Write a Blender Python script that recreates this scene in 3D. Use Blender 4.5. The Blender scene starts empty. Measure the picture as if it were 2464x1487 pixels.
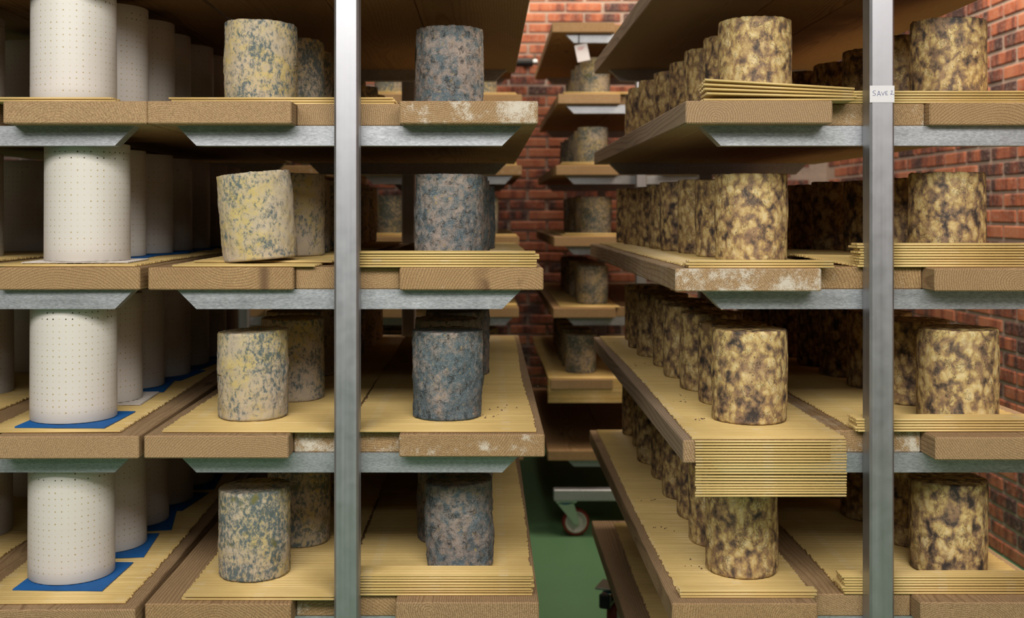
import bpy, math, random
from mathutils import Vector, Matrix, noise

random.seed(7)
scene = bpy.context.scene
C = scene.collection

# ------------------------------------------------------------------ camera
F, VX, VY, CZ = 2700.0, 1170.0, 513.0, 1.358          # focal length in px, vanishing point, eye height
cam_d = bpy.data.cameras.new('camera')
cam = bpy.data.objects.new('camera', cam_d)
C.objects.link(cam)
cam.location = (0, 0, CZ)
cam.rotation_euler = (math.pi / 2, 0, 0)
cam_d.sensor_width = 36.0
cam_d.lens = 36.0 * F / 2464.0
cam_d.shift_x = (1232 - VX) / 2464.0
cam_d.shift_y = -(743.5 - VY) / 2464.0
cam_d.clip_start = 0.05
cam_d.dof.use_dof = True
cam_d.dof.focus_distance = 2.08
cam_d.dof.aperture_fstop = 5.0
scene.camera = cam

# ------------------------------------------------------------------ world, lights, exposure
w = bpy.data.worlds.new('world')
scene.world = w
w.use_nodes = True
w.node_tree.nodes['Background'].inputs['Color'].default_value = (0.8, 0.9, 1.0, 1)
w.node_tree.nodes['Background'].inputs['Strength'].default_value = 0.02

def area(name, loc, sx, sy, power, col=(1, 0.95, 0.88), rot=(0, 0, 0)):
    d = bpy.data.lights.new(name, 'AREA')
    d.shape = 'RECTANGLE'
    d.size, d.size_y = sx, sy
    d.energy = power
    d.color = col
    o = bpy.data.objects.new(name, d)
    o.location = loc
    o.rotation_euler = rot
    C.objects.link(o)
    return o

# fluorescent rows under the ceiling (3.0 m), plus an added rear fill light
area('ceiling_tubes_near', (-0.2, -0.35, 2.68), 3.8, 0.85, 116, (1, 0.962, 0.915), (math.radians(36), 0, 0))
area('ceiling_tubes_middle', (-0.2, -2.4, 2.60), 4.0, 0.30, 9, (1, 0.965, 0.93), (math.radians(40), 0, 0))
area('fill_light_rear', (-0.2, -3.4, 2.97), 4.0, 0.30, 22, (0.96, 0.97, 1.0))  # added fill: brightens floor and wall behind the camera for the post reflections
area('ceiling_tubes_side', (1.62, 3.2, 2.97), 0.3, 2.6, 62, (1, 0.84, 0.66))
area('ceiling_tubes_far', (0.3, 4.15, 2.97), 2.6, 0.3, 20, (1, 0.86, 0.70))
area('ceiling_tubes_aisle', (0.24, 6.45, 2.97), 2.6, 0.3, 26, (1, 0.84, 0.66))
scene.view_settings.view_transform = 'Standard'
scene.view_settings.look = 'None'
scene.view_settings.exposure = 0.0
scene.view_settings.gamma = 1.0
scene.view_settings.use_curve_mapping = False

# ------------------------------------------------------------------ helpers
def X(px, Z):
    return (px - VX) * Z / F

def obj(name, me, mat=None, parent=None, loc=(0, 0, 0), rot=(0, 0, 0), **props):
    o = bpy.data.objects.new(name, me)
    C.objects.link(o)
    if parent is not None:
        o.parent = parent
    o.location = loc
    o.rotation_euler = rot
    if mat is not None and me is not None and not me.materials:
        me.materials.append(mat)
    for k, v in props.items():
        o[k] = v
    return o

def tag(o, label, cat, group=None, kind=None):
    o['label'] = label
    if cat:
        o['category'] = cat
    if group:
        o['group'] = group
    if kind:
        o['kind'] = kind
    return o

def empty(name, loc, label, cat, group=None):
    o = bpy.data.objects.new(name, None)
    o.empty_display_size = 0.1
    C.objects.link(o)
    o.location = loc
    return tag(o, label, cat, group)

class MB:
    def __init__(s):
        s.v, s.f = [], []
    def add(s, vs, fs):
        b = len(s.v)
        s.v += [tuple(p) for p in vs]
        s.f += [tuple(b + i for i in q) for q in fs]
        return s
    def box(s, x0, x1, y0, y1, z0, z1):
        return s.add([(x0, y0, z0), (x1, y0, z0), (x1, y1, z0), (x0, y1, z0), (x0, y0, z1), (x1, y0, z1), (x1, y1, z1), (x0, y1, z1)],
                     [(3, 2, 1, 0), (4, 5, 6, 7), (0, 1, 5, 4), (1, 2, 6, 5), (2, 3, 7, 6), (3, 0, 4, 7)])
    def cbox(s, x0, x1, y0, y1, z0, z1, c):
        vs, idx = [], {}
        X_, Y_, Z_ = (x0, x1), (y0, y1), (z0, z1)
        for i in (0, 1):
            for j in (0, 1):
                for k in (0, 1):
                    dx, dy, dz = c * (1 - 2 * i), c * (1 - 2 * j), c * (1 - 2 * k)
                    p = (X_[i], Y_[j], Z_[k])
                    for a, q in enumerate(((p[0], p[1] + dy, p[2] + dz), (p[0] + dx, p[1], p[2] + dz), (p[0] + dx, p[1] + dy, p[2]))):
                        idx[(i, j, k, a)] = len(vs)
                        vs.append(q)
        I = lambda i, j, k, a: idx[(i, j, k, a)]
        fs = []
        for i in (0, 1):
            q = [I(i, 0, 0, 0), I(i, 1, 0, 0), I(i, 1, 1, 0), I(i, 0, 1, 0)]
            fs.append(q if i else q[::-1])
            q = [I(0, i, 0, 1), I(1, i, 0, 1), I(1, i, 1, 1), I(0, i, 1, 1)]
            fs.append(q[::-1] if i else q)
            q = [I(0, 0, i, 2), I(1, 0, i, 2), I(1, 1, i, 2), I(0, 1, i, 2)]
            fs.append(q if i else q[::-1])
        for a in (0, 1):
            for b in (0, 1):
                q = [I(a, b, 0, 0), I(a, b, 0, 1), I(a, b, 1, 1), I(a, b, 1, 0)]
                fs.append(q if a == b else q[::-1])
                q = [I(a, 0, b, 0), I(a, 1, b, 0), I(a, 1, b, 2), I(a, 0, b, 2)]
                fs.append(q if a != b else q[::-1])
                q = [I(0, a, b, 1), I(1, a, b, 1), I(1, a, b, 2), I(0, a, b, 2)]
                fs.append(q if a == b else q[::-1])
                for k in (0, 1):
                    q = [I(a, b, k, 0), I(a, b, k, 1), I(a, b, k, 2)]
                    fs.append(q if (a + b + k) % 2 else q[::-1])
        return s.add(vs, fs)
    def prism(s, pts, y0, y1):
        n = len(pts)
        vs = [(p[0], y0, p[1]) for p in pts] + [(p[0], y1, p[1]) for p in pts]
        fs = [tuple(range(n)), tuple(range(2 * n - 1, n - 1, -1))]
        fs += [(i, i + n, (i + 1) % n + n, (i + 1) % n) for i in range(n)]
        return s.add(vs, fs)
    def tube(s, p0, p1, r, n=12, r1=None):
        p0, p1 = Vector(p0), Vector(p1)
        r1 = r if r1 is None else r1
        d = (p1 - p0).normalized()
        u = d.orthogonal().normalized()
        t = d.cross(u)
        vs = []
        for p, rr in ((p0, r), (p1, r1)):
            for i in range(n):
                a = 2 * math.pi * i / n
                vs.append(p + u * math.cos(a) * rr + t * math.sin(a) * rr)
        fs = [tuple(range(n - 1, -1, -1)), tuple(range(n, 2 * n))]
        fs += [(i, (i + 1) % n, (i + 1) % n + n, i + n) for i in range(n)]
        return s.add(vs, fs)
    def lathe(s, prof, n=24, axis='Z', loc=(0, 0, 0)):
        vs, fs = [], []
        m = len(prof)
        for i in range(n):
            a = 2 * math.pi * i / n
            for r, h in prof:
                q = (r * math.cos(a), r * math.sin(a), h)
                if axis == 'Y':
                    q = (q[0], q[2], q[1])
                elif axis == 'X':
                    q = (q[2], q[0], q[1])
                vs.append((q[0] + loc[0], q[1] + loc[1], q[2] + loc[2]))
        for i in range(n):
            for j in range(m - 1):
                a, b = i * m + j, ((i + 1) % n) * m + j
                q = (a, b, b + 1, a + 1)
                fs.append(q if axis != 'Y' else q[::-1])
        return s.add(vs, fs)
    def mesh(s, name, mat=None, smooth=False):
        me = bpy.data.meshes.new(name)
        me.from_pydata(s.v, [], s.f)
        me.validate()
        if smooth:
            me.polygons.foreach_set('use_smooth', [True] * len(me.polygons))
        if mat is not None:
            me.materials.append(mat)
        me.update()
        return me

# ------------------------------------------------------------------ materials
class NT:
    def __init__(s, name):
        s.m = bpy.data.materials.new(name)
        s.m.use_nodes = True
        s.t = s.m.node_tree
        s.b = s.t.nodes['Principled BSDF']
        s.out = s.t.nodes['Material Output']
    def n(s, kind, ins=None, **props):
        nd = s.t.nodes.new('ShaderNode' + kind)
        for k, v in props.items():
            setattr(nd, k, v)
        for k, v in (ins or {}).items():
            s.put(nd.inputs[k], v)
        return nd
    def put(s, sock, v):
        if isinstance(v, bpy.types.NodeSocket):
            s.t.links.new(v, sock)
        else:
            if isinstance(v, tuple) and len(v) == 3 and sock.type == 'RGBA':
                v = v + (1,)
            sock.default_value = v
    def math(s, op, a, b=0.0, c=None, clamp=False):
        nd = s.n('Math', {0: a, 1: b}, operation=op, use_clamp=clamp)
        if c is not None:
            s.put(nd.inputs[2], c)
        return nd.outputs[0]
    def vmath(s, op, a, b=(0, 0, 0)):
        return s.n('VectorMath', {0: a, 1: b}, operation=op).outputs[0]
    def obj(s):
        return s.n('TexCoord').outputs['Object']
    def rand(s):
        return s.n('ObjectInfo').outputs['Random']
    def offset(s, k=(17.0, 31.0, 47.0), base=None):
        base = base or s.obj()
        r = s.rand()
        v = s.n('CombineXYZ', {0: s.math('MULTIPLY', r, k[0]), 1: s.math('MULTIPLY', r, k[1]), 2: s.math('MULTIPLY', r, k[2])}).outputs[0]
        return s.vmath('ADD', base, v)
    def noise(s, v, scale, detail=2.0, rough=0.5, dist=0.0, out='Fac'):
        return s.n('TexNoise', {'Vector': v, 'Scale': scale, 'Detail': detail, 'Roughness': rough, 'Distortion': dist}).outputs[out]
    def ramp(s, f, stops, interp='LINEAR'):
        nd = s.n('ValToRGB', {0: f})
        cr = nd.color_ramp
        cr.interpolation = interp
        while len(cr.elements) < len(stops):
            cr.elements.new(0.5)
        for e, (p, c) in zip(cr.elements, stops):
            e.position = p
            e.color = (c, c, c, 1) if isinstance(c, (int, float)) else tuple(c) + (1,)
        return nd.outputs[0]
    def mix(s, f, a, b, mode='MIX'):
        nd = s.n('Mix', data_type='RGBA', blend_type=mode)
        s.put(nd.inputs[0], f)
        s.put(nd.inputs[6], a)
        s.put(nd.inputs[7], b)
        return nd.outputs[2]
    def attr(s, name):
        return s.n('Attribute', attribute_type='OBJECT', attribute_name=name).outputs['Fac']
    def bump(s, h, strength, dist, normal=None):
        ins = {'Height': h, 'Strength': strength, 'Distance': dist}
        if normal is not None:
            ins['Normal'] = normal
        s.put(s.b.inputs['Normal'], s.n('Bump', ins).outputs[0])
        return s.b.inputs['Normal'].links[0].from_socket
    def set(s, **k):
        for a, v in k.items():
            s.put(s.b.inputs[a.replace('_', ' ')], v)
        return s.m

def mat_wood():
    m = NT('spruce')
    o = m.obj()
    r = m.rand()
    sep = m.n('SeparateXYZ', {0: o})
    x, y, z = sep.outputs
    warp_v = m.offset(base=m.vmath('MULTIPLY', o, (1, 0.16, 1)))
    w1 = m.noise(warp_v, 5.5, 2.0, 0.5, out='Color')
    wx = m.n('SeparateXYZ', {0: w1})
    cx = m.math('MULTIPLY_ADD', m.math('FRACT', m.math('MULTIPLY', r, 7.31)), 0.22, -0.11)
    cz = m.math('MULTIPLY_ADD', m.math('FRACT', m.math('MULTIPLY', r, 13.7)), 0.26, -0.13)
    dx = m.math('ADD', m.math('SUBTRACT', x, cx), m.math('MULTIPLY_ADD', wx.outputs[0], 0.05, -0.025))
    dz = m.math('ADD', m.math('SUBTRACT', z, cz), m.math('MULTIPLY_ADD', wx.outputs[1], 0.05, -0.025))
    dist = m.math('SQRT', m.math('ADD', m.math('MULTIPLY', dx, dx), m.math('MULTIPLY', dz, dz)))
    freq = m.math('MULTIPLY_ADD', m.math('FRACT', m.math('MULTIPLY', r, 23.1)), 130.0, 190.0)
    ring = m.math('FRACT', m.math('MULTIPLY', dist, freq))
    rg = m.ramp(ring, [(0.0, 0.0), (0.55, 0.25), (0.86, 1.0), (0.97, 0.35), (1.0, 0.0)])
    fib = m.noise(m.offset(base=m.vmath('MULTIPLY', o, (1, 0.03, 1))), 900.0, 2.0, 0.6)
    pore = m.noise(m.offset(base=o), 620.0, 2.0, 0.65)
    big = m.noise(m.offset(base=m.vmath('MULTIPLY', o, (1, 0.3, 1))), 14.0, 3.0, 0.55)
    tone = m.mix(big, (0.56, 0.365, 0.165), (0.39, 0.235, 0.098))
    tone = m.mix(m.math('MULTIPLY', m.math('FRACT', m.math('MULTIPLY', r, 5.77)), 0.40), tone, (0.50, 0.36, 0.22))
    col = m.mix(m.math('MULTIPLY', rg, m.math('MULTIPLY_ADD', m.math('FRACT', m.math('MULTIPLY', r, 41.3)), 0.45, 0.45)), tone, (0.19, 0.098, 0.040))
    col = m.mix(m.ramp(fib, [(0.35, 0.42), (0.62, 0.0)]), col, (0.17, 0.10, 0.05))
    col = m.mix(m.ramp(pore, [(0.36, 0.65), (0.52, 0.0)]), col, (0.16, 0.09, 0.045))
    col = m.mix(m.ramp(pore, [(0.56, 0.0), (0.75, 0.45)]), col, (0.68, 0.50, 0.30))
    # knots
    vor = m.n('TexVoronoi', {'Vector': m.offset(base=m.vmath('MULTIPLY', o, (5.0, 1.9, 0.0))), 'Scale': 1.0, 'Randomness': 1.0})
    kn = m.ramp(vor.outputs['Distance'], [(0.035, 1.0), (0.075, 0.0)])
    col = m.mix(m.math('MULTIPLY', kn, 0.8), col, (0.10, 0.05, 0.025))
    # pale bloom on damp end grain
    bl = m.noise(m.offset(base=o), 22.0, 5.0, 0.68)
    bl2 = m.noise(m.offset(base=o), 420.0, 2.0, 0.6)
    thr = m.math('SUBTRACT', 0.80, m.math('MULTIPLY', m.attr('bloom'), 0.30))
    bm = m.math('MULTIPLY', m.math('SUBTRACT', m.math('MULTIPLY_ADD', bl2, 0.28, m.math('MULTIPLY', bl, 0.86)), thr), 8.0, clamp=True)
    ff = m.ramp(m.math('ABSOLUTE', m.n('SeparateXYZ', {0: m.n('NewGeometry').outputs['Normal']}).outputs[1]), [(0.3, 0.25), (0.8, 1.0)])
    col = m.mix(m.math('MULTIPLY', m.math('MULTIPLY', bm, ff), 0.78), col, (0.70, 0.65, 0.56))
    # brown damp stain
    st = m.math('MULTIPLY', m.ramp(m.noise(m.offset(base=o), 12.0, 4.0, 0.6), [(0.42, 0.0), (0.54, 0.85)]), m.math('MULTIPLY', m.attr('stain'), m.ramp(x, [(0.0, 0.0), (0.03, 1.0), (0.085, 1.0), (0.10, 0.0)])))
    col = m.mix(st, col, (0.10, 0.045, 0.02))
    # weathered grey
    col = m.mix(m.math('MULTIPLY', m.math('MULTIPLY', m.attr('grey'), 0.8), m.math('SUBTRACT', 1.15, ff, clamp=True)), col, m.mix(m.math('MULTIPLY', rg, 0.5), (0.36, 0.29, 0.23), (0.17, 0.125, 0.09)))
    m.bump(m.math('ADD', m.math('MULTIPLY', pore, 0.6), m.math('MULTIPLY', rg, -0.35)), 0.55, 0.0012)
    return m.set(Base_Color=col, Roughness=0.72, Specular_IOR_Level=0.25)

def mat_steel(name, base, rough, streak, spangle, metal=0.9):
    m = NT(name)
    o = m.obj()
    s1 = m.noise(m.offset(base=m.vmath('MULTIPLY', o, streak)), 60.0, 3.0, 0.6)
    s2 = m.noise(m.offset(base=o), 34.0, 4.0, 0.6)
    sp = m.noise(m.offset(base=m.vmath('MULTIPLY', o, (0.35, 1, 1))), 420.0, 3.0, 0.65)
    f = m.math('MULTIPLY_ADD', s1, 0.6, m.math('MULTIPLY', s2, 0.4))
    col = m.mix(f, tuple(c * 0.70 for c in base), tuple(min(1, c * 1.25) for c in base))
    col = m.mix(spangle, col, m.mix(1.0, col, m.ramp(sp, [(0.35, 0.66), (0.68, 1.22)]), 'MULTIPLY'))
    ro = m.math('MULTIPLY_ADD', m.math('SUBTRACT', f, 0.5), 0.35, rough)
    m.bump(m.math('ADD', m.math('MULTIPLY', s1, 0.5), m.math('MULTIPLY', m.noise(o, 380.0, 2.0), spangle)), 0.12, 0.0006)
    return m.set(Base_Color=col, Metallic=metal, Roughness=ro)

def mat_plain(name, col, rough=0.6, metallic=0.0, var=0.12, scale=40.0, **k):
    m = NT(name)
    f = m.noise(m.offset(), scale, 3.0, 0.6)
    c = m.mix(f, tuple(x * (1 - var) for x in col), tuple(min(1, x * (1 + var)) for x in col))
    return m.set(Base_Color=c, Roughness=rough, Metallic=metallic, **k)

def mat_straw():
    m = NT('straw_plastic')
    o = m.obj()
    x = m.n('SeparateXYZ', {0: o}).outputs[0]
    yv = m.vmath('MULTIPLY', o, (1.2, 130.0, 130.0))
    f = m.noise(m.offset(base=yv), 1.5, 2.0, 0.5)
    f2 = m.noise(m.offset(base=o), 6.0, 3.0, 0.6)
    col = m.mix(f, (0.56, 0.375, 0.120), (0.90, 0.68, 0.30))
    col = m.mix(m.ramp(f2, [(0.35, 0.30), (0.6, 0.0)]), col, (0.42, 0.27, 0.09))
    # white binding threads: three bands of short stitches
    band = m.math('PINGPONG', m.math('ADD', x, 0.004), 0.062)
    inb = m.math('LESS_THAN', band, 0.0085)
    st = m.math('LESS_THAN', m.math('FRACT', m.math('MULTIPLY', x, 640.0)), 0.4)
    spk = m.math('GREATER_THAN', m.noise(m.vmath('MULTIPLY', o, (1, 90, 90)), 5.0, 1.0), 0.56)
    th = m.math('MULTIPLY', m.math('MULTIPLY', inb, st), spk)
    col = m.mix(m.math('MULTIPLY', th, 0.45), col, (0.85, 0.80, 0.68))
    m.bump(m.noise(m.vmath('MULTIPLY', o, (0.3, 1, 1)), 300.0, 2.0), 0.1, 0.0004)
    return m.set(Base_Color=col, Roughness=0.30, Subsurface_Weight=0.0, Specular_IOR_Level=0.5)

def mat_mould():
    m = NT('mould_plastic')
    o = m.obj()
    sx = m.n('SeparateXYZ', {0: o}).outputs
    ang = m.math('ARCTAN2', sx[1], sx[0])
    u = m.math('MULTIPLY', ang, 42 / (2 * math.pi))
    v = m.math('DIVIDE', m.math('SUBTRACT', sx[2], 0.0145), 0.0115)
    du = m.math('MULTIPLY', m.math('SUBTRACT', m.math('FRACT', m.math('ADD', u, 100.0)), 0.5), 0.0118)
    dv = m.math('MULTIPLY', m.math('SUBTRACT', m.math('FRACT', v), 0.5), 0.0115)
    d = m.math('SQRT', m.math('ADD', m.math('MULTIPLY', du, du), m.math('MULTIPLY', dv, dv)))
    inr = m.math('MULTIPLY', m.math('GREATER_THAN', sx[2], 0.0145), m.math('LESS_THAN', sx[2], 0.2100))
    cell = m.n('CombineXYZ', {0: m.math('FLOOR', u), 1: m.math('FLOOR', v), 2: m.rand()}).outputs[0]
    wn = m.n('TexWhiteNoise', {'Vector': cell}).outputs['Value']
    rad = m.math('MULTIPLY_ADD', wn, 0.0006, 0.0008)
    dot = m.math('MULTIPLY', m.math('LESS_THAN', d, rad), inr)
    hole = m.math('MULTIPLY', dot, m.math('GREATER_THAN', m.math('ADD', wn, m.math('MULTIPLY', m.math('GREATER_THAN', sx[2], 0.186), 0.62)), 1.0))
    rim = m.math('MULTIPLY', m.math('LESS_THAN', d, m.math('ADD', rad, 0.0006)), inr)
    f = m.noise(m.offset(), 11.0, 3.0, 0.5)
    col = m.mix(f, (0.72, 0.685, 0.64), (0.66, 0.615, 0.56))
    col = m.mix(m.math('MULTIPLY', rim, 0.35), col, (0.72, 0.62, 0.40))
    col = m.mix(m.math('MULTIPLY', dot, m.math('MULTIPLY_ADD', wn, 0.6, 0.35)), col, (0.40, 0.31, 0.13))
    m.set(Base_Color=col, Roughness=0.42, Subsurface_Weight=0.0)
    tr = m.n('BsdfTransparent')
    mx = m.n('MixShader', {0: hole, 1: m.b.outputs[0], 2: tr.outputs[0]})
    m.t.links.new(mx.outputs[0], m.out.inputs[0])
    return m.m

def mat_rind(kind):
    m = NT('rind_' + kind)
    o = m.obj()
    p = m.offset(base=o)
    pv = m.offset(base=m.vmath('MULTIPLY', o, (1, 1, 0.72)))
    low = m.noise(p, 13.0, 3.0, 0.5)
    fine = m.noise(p, 420.0, 3.0, 0.65)
    sz = m.n('SeparateXYZ', {0: o}).outputs[2]
    if kind == 'mottled':
        wv = m.vmath('ADD', pv, m.vmath('MULTIPLY', m.noise(pv, 55.0, 2.0, 0.5, out='Color'), (0.016, 0.016, 0.016)))
        a = m.noise(wv, 55.0, 5.0, 0.58, 0.25)
        vo = m.n('TexVoronoi', {'Vector': m.vmath('ADD', wv, m.vmath('MULTIPLY', m.noise(p, 110.0, 3.0, 0.6, out='Color'), (0.012, 0.012, 0.012))), 'Scale': 66.0, 'Smoothness': 0.35}, feature='SMOOTH_F1').outputs['Distance']
        a = m.math('ADD', m.math('MULTIPLY', a, 0.58), m.math('MULTIPLY_ADD', vo, -0.42, 0.400))
        a = m.math('ADD', a, m.math('MULTIPLY_ADD', m.attr('pale'), 0.10, -0.05))
        col = m.ramp(a, [(0.30, (0.050, 0.039, 0.032)), (0.365, (0.155, 0.105, 0.065)), (0.425, (0.30, 0.190, 0.100)), (0.485, (0.47, 0.310, 0.125)),
                         (0.545, (0.63, 0.455, 0.180)), (0.66, (0.75, 0.59, 0.30))])
        # rosy brown skin
        rb = m.ramp(m.noise(p, 38.0, 4.0, 0.6), [(0.52, 0.0), (0.66, 0.65)])
        col = m.mix(rb, col, (0.34, 0.205, 0.115))
        # dark crevices
        c = m.noise(wv, 85.0, 4.0, 0.6)
        cr = m.ramp(m.math('ABSOLUTE', m.math('SUBTRACT', c, 0.5)), [(0.004, 0.60), (0.045, 0.0)])
        crm = m.ramp(m.noise(p, 30.0, 2.0), [(0.44, 0.0), (0.58, 1.0)])
        col = m.mix(m.math('MULTIPLY', cr, crm), col, (0.030, 0.028, 0.026))
        sp = m.ramp(m.noise(p, 230.0, 2.0, 0.5), [(0.27, 0.85), (0.34, 0.0)])
        col = m.mix(sp, col, (0.035, 0.028, 0.022))
        h = m.math('ADD', m.math('MULTIPLY', a, 1.0), m.math('MULTIPLY', fine, 0.2))
        bs = 0.6
    elif kind == 'cream':
        base = m.mix(m.ramp(low, [(0.40, 0.0), (0.62, 1.0)]), (0.57, 0.465, 0.325), (0.57, 0.445, 0.190))
        base = m.mix(m.ramp(m.noise(p, 70.0, 3.0), [(0.42, 0.55), (0.58, 0.0)]), base, (0.47, 0.40, 0.32))
        wv = m.vmath('ADD', pv, m.vmath('MULTIPLY', m.noise(pv, 90.0, 2.0, 0.5, out='Color'), (0.010, 0.010, 0.010)))
        a = m.noise(wv, 140.0, 7.0, 0.70, 0.1)
        thr = m.math('MULTIPLY_ADD', m.noise(p, 17.0, 3.0), 0.46, m.math('MULTIPLY_ADD', m.attr('blue'), 0.14, 0.03))
        d = m.math('SUBTRACT', m.math('ADD', a, thr), 0.800)
        msk = m.math('MULTIPLY', m.math('MULTIPLY', d, 7.0, clamp=True), 0.92)
        bl = m.mix(fine, (0.038, 0.072, 0.088), (0.145, 0.195, 0.205))
        col = m.mix(msk, base, bl)
        og = m.ramp(m.noise(p, 34.0, 3.0), [(0.60, 0.0), (0.72, 0.75)])
        col = m.mix(m.math('MULTIPLY', og, m.attr('olive')), col, (0.19, 0.17, 0.035))
        h = m.math('ADD', m.math('MULTIPLY', a, -0.7), m.math('MULTIPLY', fine, 0.4))
        bs = 0.5
    else:
        base = m.mix(low, (0.40, 0.325, 0.27), (0.24, 0.205, 0.18))
        wv = m.vmath('ADD', p, m.vmath('MULTIPLY', m.noise(p, 70.0, 2.0, 0.5, out='Color'), (0.014, 0.014, 0.014)))
        a = m.math('ADD', m.noise(wv, 62.0, 8.0, 0.70), m.math('MULTIPLY_ADD', low, 0.42, -0.21))
        msk = m.math('MULTIPLY', m.math('SUBTRACT', m.math('ADD', m.math('MULTIPLY_ADD', m.attr('blue'), 0.18, -0.09), a), 0.425), 6.0, clamp=True)
        bl = m.mix(m.noise(p, 130.0, 4.0, 0.65), (0.055, 0.082, 0.098), (0.165, 0.215, 0.235))
        col = m.mix(msk, base, bl)
        yl = m.ramp(m.noise(p, 120.0, 3.0, 0.6), [(0.63, 0.0), (0.70, 0.8)])
        col = m.mix(yl, col, (0.40, 0.285, 0.11))
        bk = m.ramp(m.noise(wv, 75.0, 5.0, 0.75), [(0.34, 0.9), (0.50, 0.0)])
        col = m.mix(bk, col, (0.020, 0.022, 0.022))
        col = m.mix(m.ramp(fine, [(0.53, 0.0), (0.70, 0.45)]), col, (0.55, 0.50, 0.45))
        h = m.math('ADD', m.math('MULTIPLY', a, -0.8), m.math('MULTIPLY', fine, 0.5))
        bs = 1.0
    m.bump(h, bs, 0.0028)
    return m.set(Base_Color=col, Roughness=0.62 if kind == 'mottled' else 0.85, Specular_IOR_Level=0.4 if kind == 'mottled' else 0.15)

def mat_brick():
    m = NT('brick_clay')
    o = m.obj()
    r = m.rand()
    band = m.noise(m.offset(base=m.vmath('MULTIPLY', o, (1, 1, 0.25))), 13.0, 3.0, 0.6)
    fine = m.noise(m.offset(base=o), 70.0, 4.0, 0.65)
    f = m.math('ADD', m.math('MULTIPLY_ADD', r, 0.34, -0.17), band)
    col = m.ramp(f, [(0.33, (0.065, 0.032, 0.032)), (0.44, (0.21, 0.060, 0.036)), (0.55, (0.42, 0.125, 0.060)), (0.72, (0.50, 0.185, 0.095))])
    col = m.mix(m.ramp(fine, [(0.50, 0.0), (0.70, 0.55)]), col, (0.46, 0.31, 0.25))
    m.bump(fine, 0.5, 0.003)
    return m.set(Base_Color=col, Roughness=0.8)

def mat_mortar():
    m = NT('mortar')
    f = m.noise(m.obj(), 30.0, 5.0, 0.65)
    col = m.mix(f, (0.33, 0.25, 0.21), (0.55, 0.44, 0.37))
    m.bump(f, 0.5, 0.004)
    return m.set(Base_Color=col, Roughness=0.9)

def mat_floor():
    m = NT('green_resin')
    f = m.noise(m.obj(), 3.0, 4.0, 0.6)
    f2 = m.noise(m.obj(), 45.0, 3.0, 0.6)
    col = m.mix(f, (0.115, 0.255, 0.125), (0.145, 0.310, 0.155))
    col = m.mix(m.ramp(f2, [(0.6, 0.0), (0.8, 0.3)]), col, (0.16, 0.28, 0.16))
    return m.set(Base_Color=col, Roughness=0.48)

WOOD = mat_wood()
POST = mat_steel('brushed_steel', (0.43, 0.43, 0.455), 0.46, (1, 1, 0.012), 0.0)
GALV = mat_steel('galvanised_steel', (0.46, 0.475, 0.50), 0.44, (0.10, 1, 1), 0.8, 0.62)
STRAW = mat_straw()
MOULD = mat_mould()
RIND = {k: mat_rind(k) for k in ('mottled', 'cream', 'grey')}
BRICK = mat_brick()
MORTAR = mat_mortar()
FLOOR = mat_floor()
PLASTER = mat_plain('plaster', (0.15, 0.147, 0.143), 0.9, var=0.05, scale=4.0)
RENDER_WALL = mat_plain('wall_render', (0.15, 0.12, 0.10), 0.9, var=0.08, scale=4.0)
CURD = mat_plain('curd', (0.72, 0.58, 0.28), 0.7)
BLUE = mat_plain('blue_plastic', (0.007, 0.085, 0.27), 0.5, var=0.2)
MESHW = mat_plain('white_net_plastic', (0.62, 0.57, 0.52), 0.5)
PAPER = mat_plain('paper', (0.72, 0.70, 0.72), 0.8, var=0.03)
INK = mat_plain('blue_ink', (0.03, 0.05, 0.22), 0.7)
REDINK = mat_plain('red_ink', (0.50, 0.22, 0.22), 0.8)
BLACK = mat_plain('black_plastic', (0.012, 0.012, 0.013), 0.45)
CHROME = mat_plain('zinc_plate', (0.66, 0.68, 0.70), 0.28, 1.0, var=0.05)
REDTYRE = mat_plain('red_tyre', (0.22, 0.022, 0.016), 0.5)
HUB = mat_plain('pale_hub', (0.50, 0.50, 0.47), 0.5)
CRUMB = mat_plain('crumb', (0.16, 0.10, 0.06), 0.9, var=0.4, scale=300)

# ------------------------------------------------------------------ room
WX, WY, CEIL, LX, FY = 2.05, 6.76, 3.0, -3.6, -5.2
def struct(name, me, label):
    o = obj(name, me)
    o['kind'] = 'structure'
    o['label'] = label
    return o
struct('floor', MB().box(LX, WX, FY, WY, -0.12, 0).mesh('floor', FLOOR), 'green resin floor under the wheeled racks')
struct('ceiling', MB().box(LX, WX, FY, WY, CEIL, CEIL + 0.12).mesh('ceiling', PLASTER), 'plain pale plaster ceiling above the racks')
struct('wall_left', MB().box(LX - 0.12, LX, FY, WY, 0, CEIL).mesh('wall_left', RENDER_WALL), 'plain rendered wall on the left')
struct('wall_front', MB().box(LX, WX, FY - 0.12, FY, 0, CEIL).mesh('wall_front', RENDER_WALL), 'plain rendered wall behind the viewer')
wall_r = struct('wall_right', MB().box(WX, WX + 0.15, FY, WY + 0.15, 0, CEIL).mesh('wall_right', MORTAR), 'red brick wall along the right side')
wall_b = struct('wall_back', MB().box(LX, WX, WY, WY + 0.15, 0, CEIL).mesh('wall_back', MORTAR), 'red brick wall across the back')

BL, BH, BP, BC = 0.212, 0.0485, 0.2265, 0.0626
def in_win(px, py, wins):
    return any(a <= px <= b and c <= py <= d for a, b, c, d in wins)

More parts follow.
